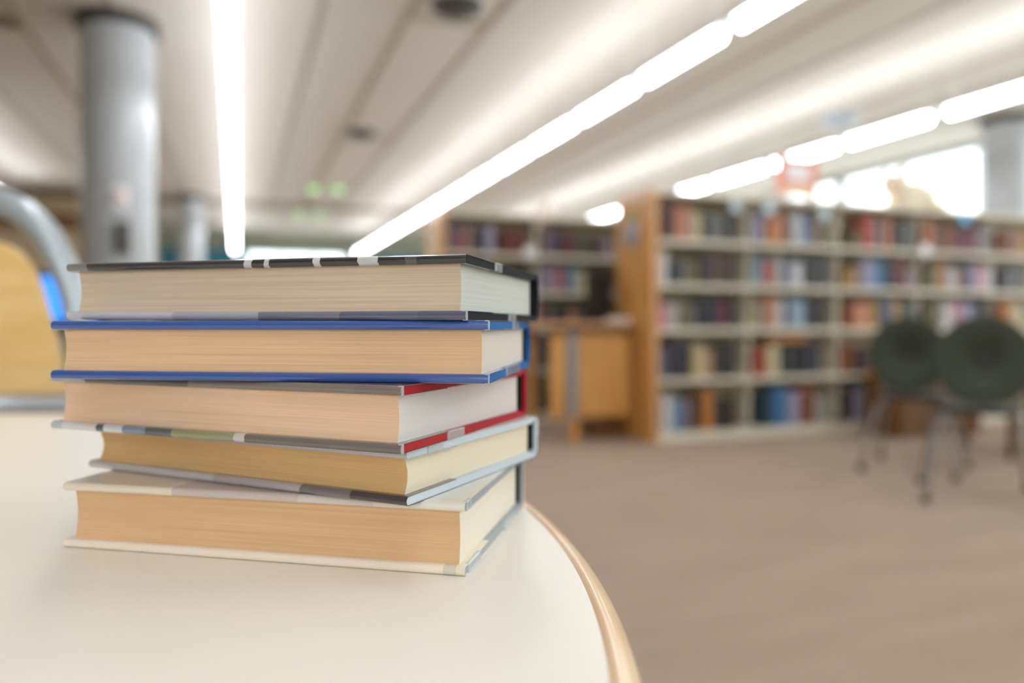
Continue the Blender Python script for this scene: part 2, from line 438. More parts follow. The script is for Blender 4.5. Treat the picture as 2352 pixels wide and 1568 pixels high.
# ------------------------------------------------------------------ the five stacked books
M_gapshade = mat('spine_gap_shade_dark', (26,20,18), rough=.9, spec=.1)
def hardback(X, D, ang, Wd, L, z0, z1, label, m_jacket, m_board, m_pages, bend=0., round_spine=.0, concave=.0018, gap=.0, tape=None, m_spine=None):
    """origin: front right corner; local -x along the fore edge, +y towards the spine"""
    T = z1-z0; B = .0042; J = .00035
    x, y = W(X, D)
    # local x axis: pointing right along the fore edge
    rz = -TH-ang
    t = thing('hardback_book', label, 'book', (x, y, TZ+z0), rz, 'hardback books stacked on the table')
    tb, tt = B+J, T-B-J
    # text block; fore edge inset and slightly hollow, spine side rounded
    ins = .0042; n = 10
    prof = []
    for i in range(n+1):
        f = i/n; z = tb+(tt-tb)*f; prof.append((ins+concave*math.sin(PI*f), z))
    ys = L-.0085
    for i in range(n+1):
        f = i/n; z = tt-(tt-tb)*f; prof.append((ys+round_spine*.8*math.sin(PI*f), z))
    nx = 24
    bm = prism(prof, -Wd+.004, -.0036, nx)
    pg = obj('page_block', bm, m_pages, t)
    # boards with rounded fore edges, hinge and spine: one closed case profile
    def arc(cy, cz, r, a0, a1, n=5): return [(cy+r*math.cos(a0+(a1-a0)*i/n), cz+r*math.sin(a0+(a1-a0)*i/n)) for i in range(n+1)]
    h = B/2; R = min(.006, T*.2)
    outer_b = arc(h, J+h, h, PI/2, 1.5*PI)                      # lower board nose (top -> bottom)
    low = [(L-.012, J)] + [(L-R+R*math.sin(a), J+R-R*math.cos(a)) for a in [PI/2*i/5 for i in range(6)]]
    sp = [(L+round_spine*math.sin(PI*i/8), J+R+(T-2*J-2*R)*i/8) for i in range(1, 8)]
    upp = [(L-R+R*math.cos(a), T-J-R+R*math.sin(a)) for a in [PI/2*i/5 for i in range(6)]] + [(L-.012, T-J)]
    outer_t = arc(h, T-J-h, h, PI/2, 1.5*PI)
    si = .0022
    inner = [(L-.012, T-B-J)] + [(L-R-.0005+(R-si)*math.sin(a), T-J-R+(R-si)*math.cos(a)) for a in [PI/2*i/4 for i in range(5)]]
    inner += [(L-si-.0005+round_spine*math.sin(PI*i/8), T-J-R-(T-2*J-2*R)*i/8) for i in range(1, 8)]
    inner += [(L-R-.0005+(R-si)*math.cos(a), J+R-(R-si)*math.sin(a)) for a in [PI/2*i/4 for i in range(5)]] + [(L-.012, B+J)]
    case = outer_b + low + sp + upp + outer_t + inner
    bm = prism(case, -Wd, 0, nx)
    bd = obj('cover_boards', bm, m_board, t)
    # near-black strip painting the shade in the gap between sheets and case
    obj('spine_gap_shade', bbox(-Wd+.005, -.0022, L-.0092, L-.0034, B+J+.0008, T-B-J-.0008), M_gapshade, t)
    # jacket: thin printed sheet around the outside and folded in over the board noses
    flap = .05
    def jack(o):
        p = [(flap, B+J+o)] + [(h-(h+o)*math.sin(a), J+h+(h+o)*math.cos(a)) for a in [PI*i/8 for i in range(9)]]
        p += [(L-.012, J-o)] + [(L-R+(R+o)*math.sin(a), J+R-(R+o)*math.cos(a)) for a in [PI/2*i/5 for i in range(6)]]
        p += [(L+o+round_spine*math.sin(PI*i/8), J+R+(T-2*J-2*R)*i/8) for i in range(1, 8)]
        p += [(L-R+(R+o)*math.cos(a), T-J-R+(R+o)*math.sin(a)) for a in [PI/2*i/5 for i in range(6)]] + [(L-.012, T-J+o)]
        p += [(h-(h+o)*math.sin(a), T-J-h+(h+o)*math.cos(a)) for a in [PI*i/8 for i in range(9)]] + [(flap, T-B-J-o)]
        return p
    a = jack(.00004); b = jack(J)
    bm = prism(a + b[::-1], -Wd-.0004, .0005, nx)
    jk = obj('dust_jacket', bm, m_jacket, t)
    parts = [pg, bd, jk]
    # clear film folded over the board ends
    if tape:
        for (y0, y1, top) in tape:
            zz = T-J-B/2 if top else J+B/2
            bm = bbox(-.0015, .0011, y0, y1, zz-B*.62, zz+B*.62)
            parts.append(obj('clear_tape', bm, M_tape, t, bevel=.0006))
    if bend:
        for o in parts:
            for v in o.data.vertices:
                s = max(0, min(1, -v.co.x/Wd)); zf = v.co.z/T
                # small warp of the loose end
                v.co.z += bend*s**4*(1-zf)
    return t
M_tape = mat('clear_film', (214,222,226), rough=.15, coat=1)
M_tape.node_tree.nodes['Principled BSDF'].inputs['Alpha'].default_value = .5

fr = lambda u0, u1, u: (u-u0)/(u1-u0)       # share of the fore edge measured from the left end
# 1 cream book at the bottom
j1 = ramp_mat('cream_jacket', [(0,(232,216,196)),(.30,(206,188,180)),(.62,(214,202,196)),(.80,(228,220,205))], 0, -.24, 0, rough=.3,
              under=[(0,(244,228,210)),(.96,(214,206,190)),(.985,(236,226,206))], zsplit=.019)
hardback(-.0246, .3839, .2153, .2397, .1522, 0, .0376, 'thick cream-jacketed hardback lying at the bottom of the stack', j1,
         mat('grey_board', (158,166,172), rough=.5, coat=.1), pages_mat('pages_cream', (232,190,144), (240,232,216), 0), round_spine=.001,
         tape=[(.006,.03,False),(.09,.115,False),(.004,.012,True)])
# 2 thin white / lilac book
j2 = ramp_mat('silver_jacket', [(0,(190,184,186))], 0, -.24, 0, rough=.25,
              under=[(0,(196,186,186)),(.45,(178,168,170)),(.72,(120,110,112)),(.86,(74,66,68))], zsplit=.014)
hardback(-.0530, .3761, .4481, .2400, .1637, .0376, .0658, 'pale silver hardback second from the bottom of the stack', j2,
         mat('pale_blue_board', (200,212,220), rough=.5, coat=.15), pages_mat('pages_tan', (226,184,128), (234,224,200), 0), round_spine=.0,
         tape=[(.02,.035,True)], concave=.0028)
# 3 red book in a grey jacket
j3 = ramp_mat('grey_jacket', [(0,(150,148,146)),(.12,(78,74,74)),(.45,(126,114,104)),(.9,(120,108,100))], 0, -.2418, 0, rough=.22,
              under=[(0,(186,190,196)),(.04,(216,212,206)),(.10,(222,214,206)),(.16,(90,92,96)),(.18,(214,212,212)),(.245,(130,142,160)),(.32,(96,98,100)),(.40,(150,146,112)),(.585,(200,194,184)),(.61,(112,104,100)),(1,(112,104,100))], zsplit=.016)
hardback(-.0543, .3632, .3896, .2418, .1698, .0658, .0989, 'red hardback in a grey glossy jacket, middle of the stack', j3,
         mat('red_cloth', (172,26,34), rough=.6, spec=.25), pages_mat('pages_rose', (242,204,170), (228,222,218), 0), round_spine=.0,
         tape=[(.05,.07,False),(.0008,.003,False),(.0008,.003,True)])
# 4 blue book
j4 = ramp_mat('blue_jacket', [(0,(52,84,152))], 0, -.24, 0, rough=.2, coat=.8)
hardback(-.0125, .3747, .1507, .2414, .1641, .0989, .1307, 'bright blue hardback second from the top of the stack', j4,
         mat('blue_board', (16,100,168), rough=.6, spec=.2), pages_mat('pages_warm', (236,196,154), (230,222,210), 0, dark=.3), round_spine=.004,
         tape=[(.0008,.003,True),(.0008,.003,False),(.085,.105,True),(.06,.11,False)])
# 5 black book on top
j5 = ramp_mat('black_jacket', [(0,(120,116,114)),(.06,(58,54,56)),(.487,(190,188,188)),(.506,(48,44,46)),(.536,(190,188,188)),(.549,(48,44,46)),(.66,(196,194,194)),(.675,(48,44,46)),(.765,(190,190,188)),(.81,(46,42,44)),(.875,(84,80,80)),(.9,(52,48,50))], 0, -.24, 0, rough=.22, coat=.8,
              under=[(0,(196,190,194)),(.3,(168,164,172)),(.52,(120,118,130)),(.72,(96,96,116)),(.9,(86,88,108))], zsplit=.017)
hardback(-.0236, .3731, .2538, .2399, .1656, .1307, .1638, 'black hardback with white marks lying on top of the stack', j5,
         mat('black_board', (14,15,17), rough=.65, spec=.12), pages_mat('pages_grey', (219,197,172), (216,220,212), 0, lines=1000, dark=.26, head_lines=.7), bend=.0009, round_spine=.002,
         tape=[(.055,.068,True),(.085,.1,False),(.0008,.003,False)])

# ------------------------------------------------------------------ chair beyond the table, at the left
def from_px(u, v, D): 
    X = (u-1176)/F*D; x, y = W(X, D); return Vector((x, y, CZ+(HV-v)/F*D))
DC = 1.30
CHX = -1.03                                     # chair centre, metres right of the viewpoint
cx, cy = W(CHX, DC)
CH = thing('plywood_chair', 'honey plywood chair in a grey tubular arch frame across the table', 'chair', (cx, cy, 0), -TH)
# local: +x right, +y away from the table
pts = []
half = [(.0,1.103),(.075,1.099),(.147,1.080),(.190,1.060),(.229,1.021),(.259,.964),(.278,.912),(.288,.84),(.292,.74),(.292,.60),(.292,.50)]
for x, z in reversed(half): pts.append((-x, 0, z))
for x, z in half[1:]: pts.append((x, 0, z))
bm = bmesh.new(); tube(bm, smooth_path(pts, 5), .0235, 20)
obj('arch_frame', bm, M_tube, CH, smooth=True)
poly = []
wh = [(0,1.026),(.08,1.022),(.147,1.012),(.185,.993),(.214,.948),(.233,.888),(.252,.82),(.260,.775),(.262,.752)]
ph_ = [(x, z) for x, z in wh]; poly = ph_ + [(-x, z) for x, z in reversed(wh[1:])]
sm = smooth_path([(x, 0, z) for x, z in poly], 4); poly = [(v.x, v.z) for v in sm]
bm = extrude_xz(poly, -.006, .006)
obj('plywood_back', bm, M_ply, CH, bevel=.003)
bm = bmesh.new(); tube(bm, [(-.30,-.045,.736),(.30,-.045,.736)], .0125, 16)
obj('cross_rail', bm, M_tube, CH, smooth=True)
bm = bmesh.new()
for s in (-1,1):
    tube(bm, [(s*.25,0,.70),(s*.285,0,.70)], .008, 8)
obj('frame_brackets', bm, M_tube, CH, smooth=True)
obj('seat', bbox(-.25,.25,.02,.45,.44,.46), M_ply, CH, bevel=.008)
for sx in (-1,1):
    for sy, yy in ((0,0.0),(1,.42)):
        bm = bmesh.new(); tube(bm, [(sx*.285,yy,.50 if not sy else .45),(sx*.285,yy,.0)], .018, 14)
        obj('leg', bm, M_tube, CH, smooth=True)

# computer monitor with a blue screen, on a desk far left
mx_, my_ = W(-2.20, 3.6)
DK = thing('computer_desk', 'pale wooden computer desk behind the plywood chair', 'desk', (mx_-.1, my_+.05, 0), -TH+.1)
obj('worktop', bbox(-.7,.45,-.35,.35,.70,.73), M_woodl, DK, bevel=.004)
for sx in (-.68,.40):
    obj('side_panel', bbox(sx,sx+.03,-.3,.3,0,.70), M_woodl, DK)
MN = thing('computer_monitor', 'computer monitor showing a bright blue screen on the far left desk', 'monitor', (mx_, my_, .73), -TH+.05)
obj('bezel', bbox(-.26,.26,-.015,.02,.10,.395), M_black, MN, bevel=.006)
obj('screen', bbox(-.245,.245,-.018,-.0145,.165,.372), M_screen, MN)
obj('stand', bbox(-.03,.03,.0,.02,.012,.10), M_black, MN)
obj('base', bbox(-.12,.12,-.08,.1,.0005,.012), M_black, MN, bevel=.004)

# ------------------------------------------------------------------ bookcases
SH = [.075, .472, .846, 1.174, 1.506]; TOP = 1.867
def bookcase(name_label, x0, y0, bays, bw, depth=.5):
    t = thing('bookcase', name_label, 'bookcase', (x0, y0, 0))
    Ltot = bays*bw
    # wooden end panels with a rounded top front corner
    for k, xx in enumerate((-.05, Ltot)):
        prof = [(-.02,0),(depth+.02,0),(depth+.02,TOP-.02),(depth-.03,TOP+.02),(.03,TOP+.02),(-.02,TOP-.02)]
        bm = prism(prof, xx, xx+.045); obj('end_panel', bm, M_wood, t)
        o = obj('end_panel_edging', bbox(xx-.003, xx+.048, -.034, -.02, 0, TOP-.02), M_woodl, t, bevel=.003)
    obj('canopy', bbox(0, Ltot, -.01, depth, TOP-.03, TOP+.005), M_shelf, t, bevel=.004)
    obj('base_plinth', bbox(0, Ltot, .0, depth, 0, SH[0]-.01), M_shelf, t)
    obj('back_panel', bbox(0, Ltot, depth/2-.01, depth/2+.01, SH[0], TOP-.03), M_back, t)
    for b in range(bays+1):
        obj('upright', bbox(b*bw-.018 if b else 0, b*bw+.018 if b < bays else Ltot, .1, depth/2-.01, SH[0]+.026, TOP-.03), M_shelf, t)
    for r, z in enumerate(SH):
        bm = bmesh.new(); box(bm, 0, Ltot, .0, depth/2-.01, z-.022 if r else z-.01, z)
        box(bm, 0, Ltot, -.008, .0, z-.03 if r else z-.06, z+.004)
        obj('shelf', bm, M_shelf, t)
        obj('rear_shelf', bbox(0, Ltot, depth/2+.01, depth, z-.022 if r else z-.01, z), M_shelf, t)
    return t
CX, CY, BW = 2.90, 4.84, .885
bookcase('long beige metal bookcase with honey wood ends, nearest to the chairs', CX, CY, 7, BW)
BX, BY = 1.70, 6.34
bookcase('farther beige bookcase with wooden end, behind the wooden catalogue desk', BX, BY, 3, BW)

PAL = {'black':(34,31,30),'charcoal':(56,55,55),'grey':(118,116,112),'pale grey':(186,184,182),'white':(222,222,224),'cream':(214,200,160),'tan':(196,160,118),
 'brown':(96,72,52),'dark brown':(60,42,34),'dark red':(110,36,34),'red':(186,72,60),'maroon':(120,50,66),'pink':(206,140,150),'salmon':(214,140,108),
 'orange':(208,134,62),'rust':(150,82,48),'mustard':(176,138,50),'yellow':(212,184,84),'olive':(116,104,66),'green':(72,98,76),'teal':(38,66,76),
 'blue':(70,126,176),'pale blue':(160,186,206),'navy':(36,42,66),'slate blue':(92,100,130),'lavender':(176,170,198),'purple':(92,70,100),'mauve':(150,126,132),
 'plum':(66,46,58),'lime':(150,164,70)}
MB = {k: mat('book_'+k.replace(' ','_'), tuple(c_*.88 for c_ in v), rough=.45, noise=.08, nscale=30) for k, v in PAL.items()}
M_pg = mat('shelf_book_pages', (214,204,180), rough=.9)
ROWS = ['bottom','second-lowest','middle','second-highest','top']
BAYS = ['first','second','third','fourth','fifth','sixth']
# blocks of colour read along each shelf: (from, to, colour, height share); photo columns on the case front
R1 = {4: [(1506,1516,'charcoal',.72),(1517,1529,'black',.95),(1530,1543,'dark red',.95),(1544,1550,'purple',.7),(1551,1557,'tan',.72),(1558,1581,'salmon',.78),(1582,1591,'mauve',.7),(1592,1612,'cream',.66),(1617,1632,'charcoal',.7),(1633,1665,'grey',.7),(1666,1690,'black',.7),
          (1738,1756,'lavender',.72),(1766,1784,'orange',.66),(1785,1804,'salmon',.78),(1805,1815,'brown',.72),(1824,1843,'white',.78),(1845,1857,'blue',.76),(1860,1879,'mauve',.72),(1880,1904,'olive',.64),
          (1960,1978,'olive',.5),(1984,2011,'red',.82),(2013,2019,'pale grey',.7),(2020,2031,'navy',.8),(2034,2050,'salmon',.8),(2058,2076,'charcoal',.68),(2077,2092,'grey',.72),(2093,2108,'black',.7),
          (2130,2148,'salmon',.84),(2150,2168,'brown',.6),(2171,2186,'rust',.72),(2188,2208,'dark red',.6),(2212,2244,'maroon',.62),(2246,2262,'mauve',.8),(2263,2280,'grey',.76),
          (2304,2316,'rust',.7),(2318,2334,'brown',.66),(2336,2350,'orange',.62)],
      3: [(1505,1516,'pale grey',.86),(1517,1536,'white',.8),(1543,1561,'navy',.55),(1563,1580,'grey',.64),(1583,1606,'olive',.66),(1611,1639,'plum',.8),(1640,1664,'brown',.8),(1666,1690,'dark brown',.82),
          (1730,1738,'navy',.78),(1739,1752,'pale blue',.74),(1756,1776,'red',.62),(1779,1799,'pale grey',.78),(1801,1819,'slate blue',.7),(1821,1846,'white',.66),(1850,1876,'charcoal',.8),(1877,1903,'charcoal',.84),
          (1945,1957,'mustard',.55),(1958,1970,'tan',.64),(1971,1983,'dark brown',.78),(1984,2008,'lavender',.8),(2010,2031,'blue',.78),(2033,2051,'teal',.8),(2056,2080,'dark red',.84),(2083,2106,'mauve',.6),
          (2128,2160,'olive',.74),(2161,2172,'orange',.84),(2176,2203,'pale grey',.7),(2204,2210,'salmon',.66),(2212,2228,'navy',.86),(2230,2245,'lavender',.72),(2246,2264,'pink',.74),(2265,2281,'white',.68),
          (2303,2310,'dark brown',.66),(2312,2330,'grey',.7),(2332,2350,'navy',.8)],
      2: [(1506,1514,'tan',.7),(1516,1535,'pink',.6),(1536,1561,'pale grey',.66),(1564,1580,'olive',.7),(1582,1601,'grey',.68),(1609,1631,'charcoal',.78),(1632,1652,'navy',.76),(1654,1670,'maroon',.76),(1672,1690,'black',.84),
          (1736,1746,'cream',.76),(1747,1764,'mauve',.74),(1765,1781,'orange',.84),(1784,1799,'white',.78),(1801,1816,'purple',.66),(1819,1850,'pale blue',.78),(1853,1877,'black',.86),(1879,1903,'dark brown',.8),
          (1964,1999,'salmon',.72),(2000,2019,'mustard',.76),(2024,2050,'slate blue',.84),(2053,2070,'tan',.8),(2074,2090,'green',.7),(2092,2110,'grey',.76),
          (2126,2165,'olive',.7),(2169,2189,'white',.72),(2190,2208,'pink',.76),(2213,2237,'lavender',.74),(2240,2256,'navy',.72),(2260,2286,'brown',.8),
          (2304,2326,'orange',.8),(2328,2350,'cream',.7)],
      1: [(1506,1513,'mauve',.68),(1515,1537,'slate blue',.7),(1539,1560,'plum',.84),(1561,1590,'navy',.8),(1592,1600,'yellow',.7),(1601,1621,'cream',.74),(1624,1640,'tan',.6),(1643,1668,'charcoal',.76),(1670,1690,'black',.78),
          (1729,1741,'dark red',.86),(1742,1756,'red',.66),(1765,1791,'cream',.72),(1795,1821,'charcoal',.68),(1826,1857,'black',.7),(1859,1885,'navy',.72),
          (1945,1960,'rust',.7),(1978,1994,'plum',.6),(1996,2020,'maroon',.62)],
      0: [(1504,1514,'rust',.5),(1521,1545,'white',.74),(1546,1556,'pale blue',.72),(1557,1570,'blue',.64),(1572,1590,'mauve',.66),(1593,1611,'dark brown',.72),(1614,1640,'orange',.78),(1643,1665,'charcoal',.68),(1667,1690,'dark brown',.66),
          (1728,1742,'olive',.84),(1752,1776,'teal',.72),(1779,1811,'blue',.82),(1813,1841,'lavender',.72),(1844,1870,'rust',.84),(1873,1900,'pale grey',.6),
          (1940,1958,'dark brown',.7),(1962,1984,'lavender',.72),(1986,2010,'white',.78)]}
def shelf_book_mesh(w, h, d):
    """spine towards -y: boards, rounded spine, page block inset; materials: 0 cover, 1 pages"""
    bm = bmesh.new(); t = min(.003, w*.12); n = 5
    box(bm, 0, t, .004, d, 0, h); box(bm, w-t, w, .004, d, 0, h)
    arc_ = [(w/2-w/2*math.cos(PI*i/n), .004-.004*math.sin(PI*i/n)) for i in range(n+1)]
    arc_i = [(min(max(x, t), w-t), y+.003) for x, y in arc_]
    pr = arc_ + arc_i[::-1]
    lo = [bm.verts.new((x,y,0)) for x,y in pr]; hi = [bm.verts.new((x,y,h)) for x,y in pr]
    m = len(pr)
    for i in range(m): bm.faces.new((lo[i], lo[(i+1)%m], hi[(i+1)%m], hi[i]))
    bm.faces.new(lo); bm.faces.new(hi)
    k = len(bm.faces)
    box(bm, t+.0003, w-t-.0003, .008, d-.004, .003, h-.003)
    bm.faces.ensure_lookup_table()
    for f in bm.faces[k:]: f.material_index = 1
    return bm
NB = [0]
def put_book(x, y, z, w, h, d, c, label, group, lean=0):
    bm = shelf_book_mesh(w, h, d)
    bmesh.ops.recalc_face_normals(bm, faces=bm.faces)
    me = bpy.data.meshes.new('book'); bm.to_mesh(me); bm.free()
    me.materials.append(MB[c]); me.materials.append(M_pg)
    o = bpy.data.objects.new('book', me); COL.objects.link(o)
    o.location = (x, y, z); o.rotation_euler = (0, lean, 0)
    tag(o, label, 'book', group); NB[0] += 1
    return o
def sizeword(h, gap):
    s = h/gap
    return 'tall ' if s > .8 else ('short ' if s < .62 else '')
def fill(blocks, x0, y0, mapx, r, case, bw, minw):
    z = SH[r]; gap = (SH[r+1] if r < 4 else TOP-.01)-z-.045
    last = x0; cnt = {}
    for u0, u1, c, hs in blocks:
        a, b = mapx(u0), mapx(u1)
        bay = int(((a+b)/2-x0)/bw)
        lo, hi = x0+bay*bw+.022, x0+(bay+1)*bw-.022
        a = max(a, lo, last+.001); b = min(b, hi)
        if b-a < .012: continue
        n = max(1, round((b-a)/minw)); wsum = b-a
        ws_ = [random.uniform(.8, 1.2) for _ in range(n)]; s = sum(ws_); p = a
        for w_ in ws_:
            w = w_/s*wsum
            k = cnt.get(bay, 0); cnt[bay] = k+1
            h = min(gap*.985, gap*1.06*hs*random.uniform(.96, 1.03)); d = min(.17, h*.7)
            put_book(p+.0006, y0+.012+random.uniform(0, .012), z+.0045*0+.0002, w-.0012, h, d, c,
                '%s%s book %s from left, %s bay, %s shelf of the %s bookcase' % (sizeword(h, gap), c, ORD[k], BAYS[bay], ROWS[r], case),
                'books on the %s bookcase' % case)
            p += w
        last = b
for r in range(5):
    fill(R1[r], CX, CY, lambda u: px_on_y(u, CY+.01), r, 'long', BW, .047)
print('BOOKS long', NB[0])
# farther bookcase, columns read on its own front
R2 = {4: [(1018,1030,'teal',.85),(1032,1042,'slate blue',.8),(1044,1054,'mauve',.74),(1056,1066,'red',.6),(1068,1082,'mauve',.76),(1084,1098,'brown',.7),(1102,1116,'navy',.74),(1118,1136,'lavender',.78),(1154,1206,'dark red',.72),
          (1252,1262,'mauve',.8),(1264,1280,'purple',.78),(1282,1300,'plum',.7),(1302,1320,'maroon',.68),(1324,1340,'green',.66),(1344,1362,'brown',.66),(1364,1384,'charcoal',.64),(1386,1406,'mauve',.6)],
      3: [(1020,1060,'navy',.7),(1062,1110,'charcoal',.75),(1112,1150,'dark brown',.7),(1180,1212,'black',.8),(1250,1262,'lavender',.8),(1264,1278,'mauve',.78),(1280,1294,'pink',.76),(1296,1310,'slate blue',.8),(1312,1326,'pale blue',.74),(1330,1344,'cream',.7),(1346,1364,'dark brown',.82),(1366,1390,'black',.84),(1392,1410,'brown',.86)],
      2: [(1244,1256,'dark red',.72),(1258,1272,'grey',.74),(1274,1290,'charcoal',.66),(1292,1306,'teal',.68),(1308,1322,'salmon',.6),(1324,1340,'grey',.68),(1342,1400,'black',.8)],
      1: [(1244,1258,'teal',.8),(1260,1274,'navy',.76),(1276,1300,'slate blue',.66)],
      0: [(1240,1256,'dark brown',.8),(1258,1276,'plum',.7),(1278,1296,'rust',.6)]}
for r in range(5):
    fill(R2[r], BX, BY, lambda u: px_on_y(u, BY+.01), r, 'farther', BW, .055)
print('BOOKS all', NB[0])

# flat boxes lying on top of the row, second shelf of the long case
def flat_box(u0, u1, z, label, c):
    a, b = px_on_y(u0, CY+.02), px_on_y(u1, CY+.02)
    o = tag(obj('storage_box', bbox(0, b-a, 0, .16, 0, .045), MB[c], bevel=.006), label, 'box'); o.location = (a, CY+.02, z); return o
flat_box(1775, 1850, SH[1]+.268, 'flat orange box lying on dark books in the second bay', 'orange')

# round tags on the shelves, and discs painting light glints
def round_tag_or_glint(u, v, case_y, label, m, r=.045, dz=0):
    x = px_on_y(u, case_y-.02); m_ = (u-1176)/F; D = (case_y-.02)/(DV[1]+m_*RV[1]); z = CZ+(HV-v)/F*D
    t = thing('shelf_tag_or_glint', label, 'shelf tag', (x, case_y-.02, z))
    bm = lathe([(r,-.002),(r,.002)], 32); bmesh.ops.rotate(bm, matrix=Matrix.Rotation(PI/2, 3, 'X'), verts=bm.verts)
    obj('disc', bm, m, t)
    bm = bmesh.new(); tube(bm, [(0,.002,r*.5),(0,.012,r*.5)], .004, 8); obj('clip', bm, M_steel, t)
mpb = mat('pale_blue_glint', (190,206,212), rough=.35)  # pale discs painted in place of light reflections along the top shelf
round_tag_or_glint(1690, 474, CY, 'pale round light glint on the top shelf, first bay of the long bookcase', mpb, .05)
round_tag_or_glint(1766, 478, CY, 'pale blue round light glint above the orange book, top shelf', mpb, .055)
round_tag_or_glint(1893, 492, CY, 'pale round light glint at the end of the second bay, top shelf', mpb, .055)
round_tag_or_glint(2217, 502, CY, 'bright blue round light glint on the top shelf at the far right', mat('blue_glint', (104,176,226), rough=.3), .052)  # disc painted for the blurred glint of a small light
round_tag_or_glint(2126, 575, CY, 'white round tag on the shelf edge above the left green chair', M_white, .06)
round_tag_or_glint(1217, 580, BY, 'white round tag on the shelf edge of the farther bookcase', M_white, .06)
round_tag_or_glint(1240, 512, BY, 'small faint pink tag on the top shelf of the farther bookcase', mat('pink_tag', (196,170,162), rough=.5), .04)

# oval decoration and notice on the case ends
def ramp_z(name, st, lo, hi): return ramp_mat(name, st, 2, lo, hi, rough=.6, coat=0)
bm = lathe([(1,-.5),(1,.5)], 40)
bmesh.ops.transform(bm, matrix=Matrix.Diagonal((.105,.15,.004,1)), verts=bm.verts)
bmesh.ops.rotate(bm, matrix=Matrix.Rotation(PI/2, 3, 'X'), verts=bm.verts)
bmesh.ops.rotate(bm, matrix=Matrix.Rotation(PI/2, 3, 'Z'), verts=bm.verts)
o = tag(obj('paper_cutout', bm, ramp_z('cutout', [(0,(120,140,150)),(.35,(172,168,176)),(.72,(150,160,80))], -.15, .15)), 'oval paper cut-out, green over lilac grey, on the wooden bookcase end', 'decoration')
o.location = (CX-.053, 5.13, 1.60)
o = tag(obj('paper_notice', bbox(-.002,.002,-.1,.1,-.14,.14), mat('notice', (222,210,180), rough=.8)), 'cream paper notice on the end of the farther bookcase', 'notice')
o.location = (BX-.053, BY+.25, 1.6)

# things on top of the cases
sg_y = CY+.2; sx = px_on_y(1831, sg_y)
SG = thing('shelf_sign', 'orange-bordered white sign standing on top of the long bookcase', 'sign', (sx, sg_y, TOP+.005))
for fx in (-.15,.15): obj('foot', bbox(fx-.02,fx+.02,-.04,.04,.0005,.08), M_white, SG)
obj('board', bbox(-.2,.2,-.01,.01,.07,.385), mat('sign_orange', (226,130,100), rough=.6), SG, bevel=.004)
obj('sign_face', bbox(-.125,.125,-.013,-.0101,.19,.33), M_white, SG)
obj('lower_band', bbox(-.16,.16,-.013,-.0101,.075,.15), mat('sign_cream', (226,206,170), rough=.6), SG)

def plush(x, y, z, s, rz, label, c1, c2):
    t = thing('stuffed_toy', label, 'toy', (x, y, z), rz)
    m1 = mat('plush', c1, rough=1, spec=.1, noise=.08, nscale=40, bump=.8, bscale=120); m2 = mat('plush_face', c2, rough=1, spec=.1)
    obj('body', blob((.0,0,.13*s), (.27*s,.14*s,.13*s)), m1, t, smooth=True)
    hd = obj('head', blob((-.24*s,-.02,.2*s), (.11*s,.1*s,.1*s)), m1, t, smooth=True)
    obj('muzzle', blob((-.3*s,-.06*s,.17*s), (.05*s,.05*s,.045*s)), m2, hd, smooth=True)
    for sy in (-1,1):
        obj('ear', blob((-.22*s,sy*.075*s,.29*s), (.03*s,.035*s,.04*s), 2), m2, hd, smooth=True)
    for k, (px, py) in enumerate(((-.18,-.12),(-.14,.11),(.17,-.12),(.17,.11))):
        obj('paw', blob((px*s,py*s,.045*s), (.09*s,.05*s,.045*s), 2), m1, t, smooth=True)
    return t
y_ = CY+.25; x_ = px_on_y(2095, y_)
plush(x_, y_, TOP+.007, 1.1, 0.1, 'large pale beige stuffed toy lying on top of the long bookcase', (232,222,200), (232,206,180))
y_ = BY+.2; x_ = px_on_y(1252, y_)
t = thing('figurine', 'small pinkish white figure on top of the farther bookcase', 'figurine', (x_, y_, TOP+.008))
mf = mat('figure_white', (236,226,220), rough=.5)
obj('body', blob((0,0,.07), (.10,.06,.065)), mf, t, smooth=True); obj('head', blob((.03,0,.165), (.055,.05,.055)), mf, t, smooth=True)
y_ = CY+.3; x_ = px_on_y(2015, y_)
t = thing('glint_globe', 'small white globe-shaped light glint on top of the long bookcase beside the toy', 'lamp', (x_, y_, TOP+.008))  # glowing globe added for a bright disc, perhaps a reflection in window glass
obj('globe', blob((0,0,.075), (.06,.06,.06)), emit_mat('glint_glow', (255,250,245), 1.0), t, smooth=True)
obj('base', lathe([(.035,0),(.03,.02)], 24), M_white, t)

# ------------------------------------------------------------------ catalogue desk beside the case end
dx0, dx1, dy0, dy1 = 2.02, CX-.075, 5.02, 5.60
DS = thing('catalogue_desk', 'standing-height honey wood desk against the end of the long bookcase', 'desk', (dx0, dy0, 0))
w_ = dx1-dx0; d_ = dy1-dy0
obj('worktop', bbox(0, w_, 0, d_, .862, .895), M_woodl, DS, bevel=.004)
obj('top_rail', bbox(.12, w_-.02, .03, .06, .81, .862), M_woodd, DS)
obj('front_panel', bbox(.355, w_-.03, .05, .07, .19, .81), M_wood, DS)
obj('side_panel', bbox(.13, .25, .05, .07, .19, .862), M_wood, DS)
obj('grey_post', bbox(.262, .335, .03, .07, .19, .862), M_steel, DS)
obj('leg', bbox(.285, .345, .02, .08, 0, .19), M_wood, DS)
obj('leg', bbox(.13, .19, d_-.08, d_-.02, 0, .862), M_wood, DS)
obj('leg', bbox(w_-.08, w_-.02, d_-.08, d_-.02, 0, .862), M_wood, DS)
obj('kick_block', bbox(w_-.26, w_-.03, .2, .45, 0, .18), M_woodd, DS)
MO = thing('desk_computer', 'black computer seen from behind on the catalogue desk', 'computer', (px_on_y(1376, 5.32), 5.32, .896), 0.2)
obj('screen_shell', bbox(-.115,.115,-.03,.02,.07,.41), M_black, MO, bevel=.015)
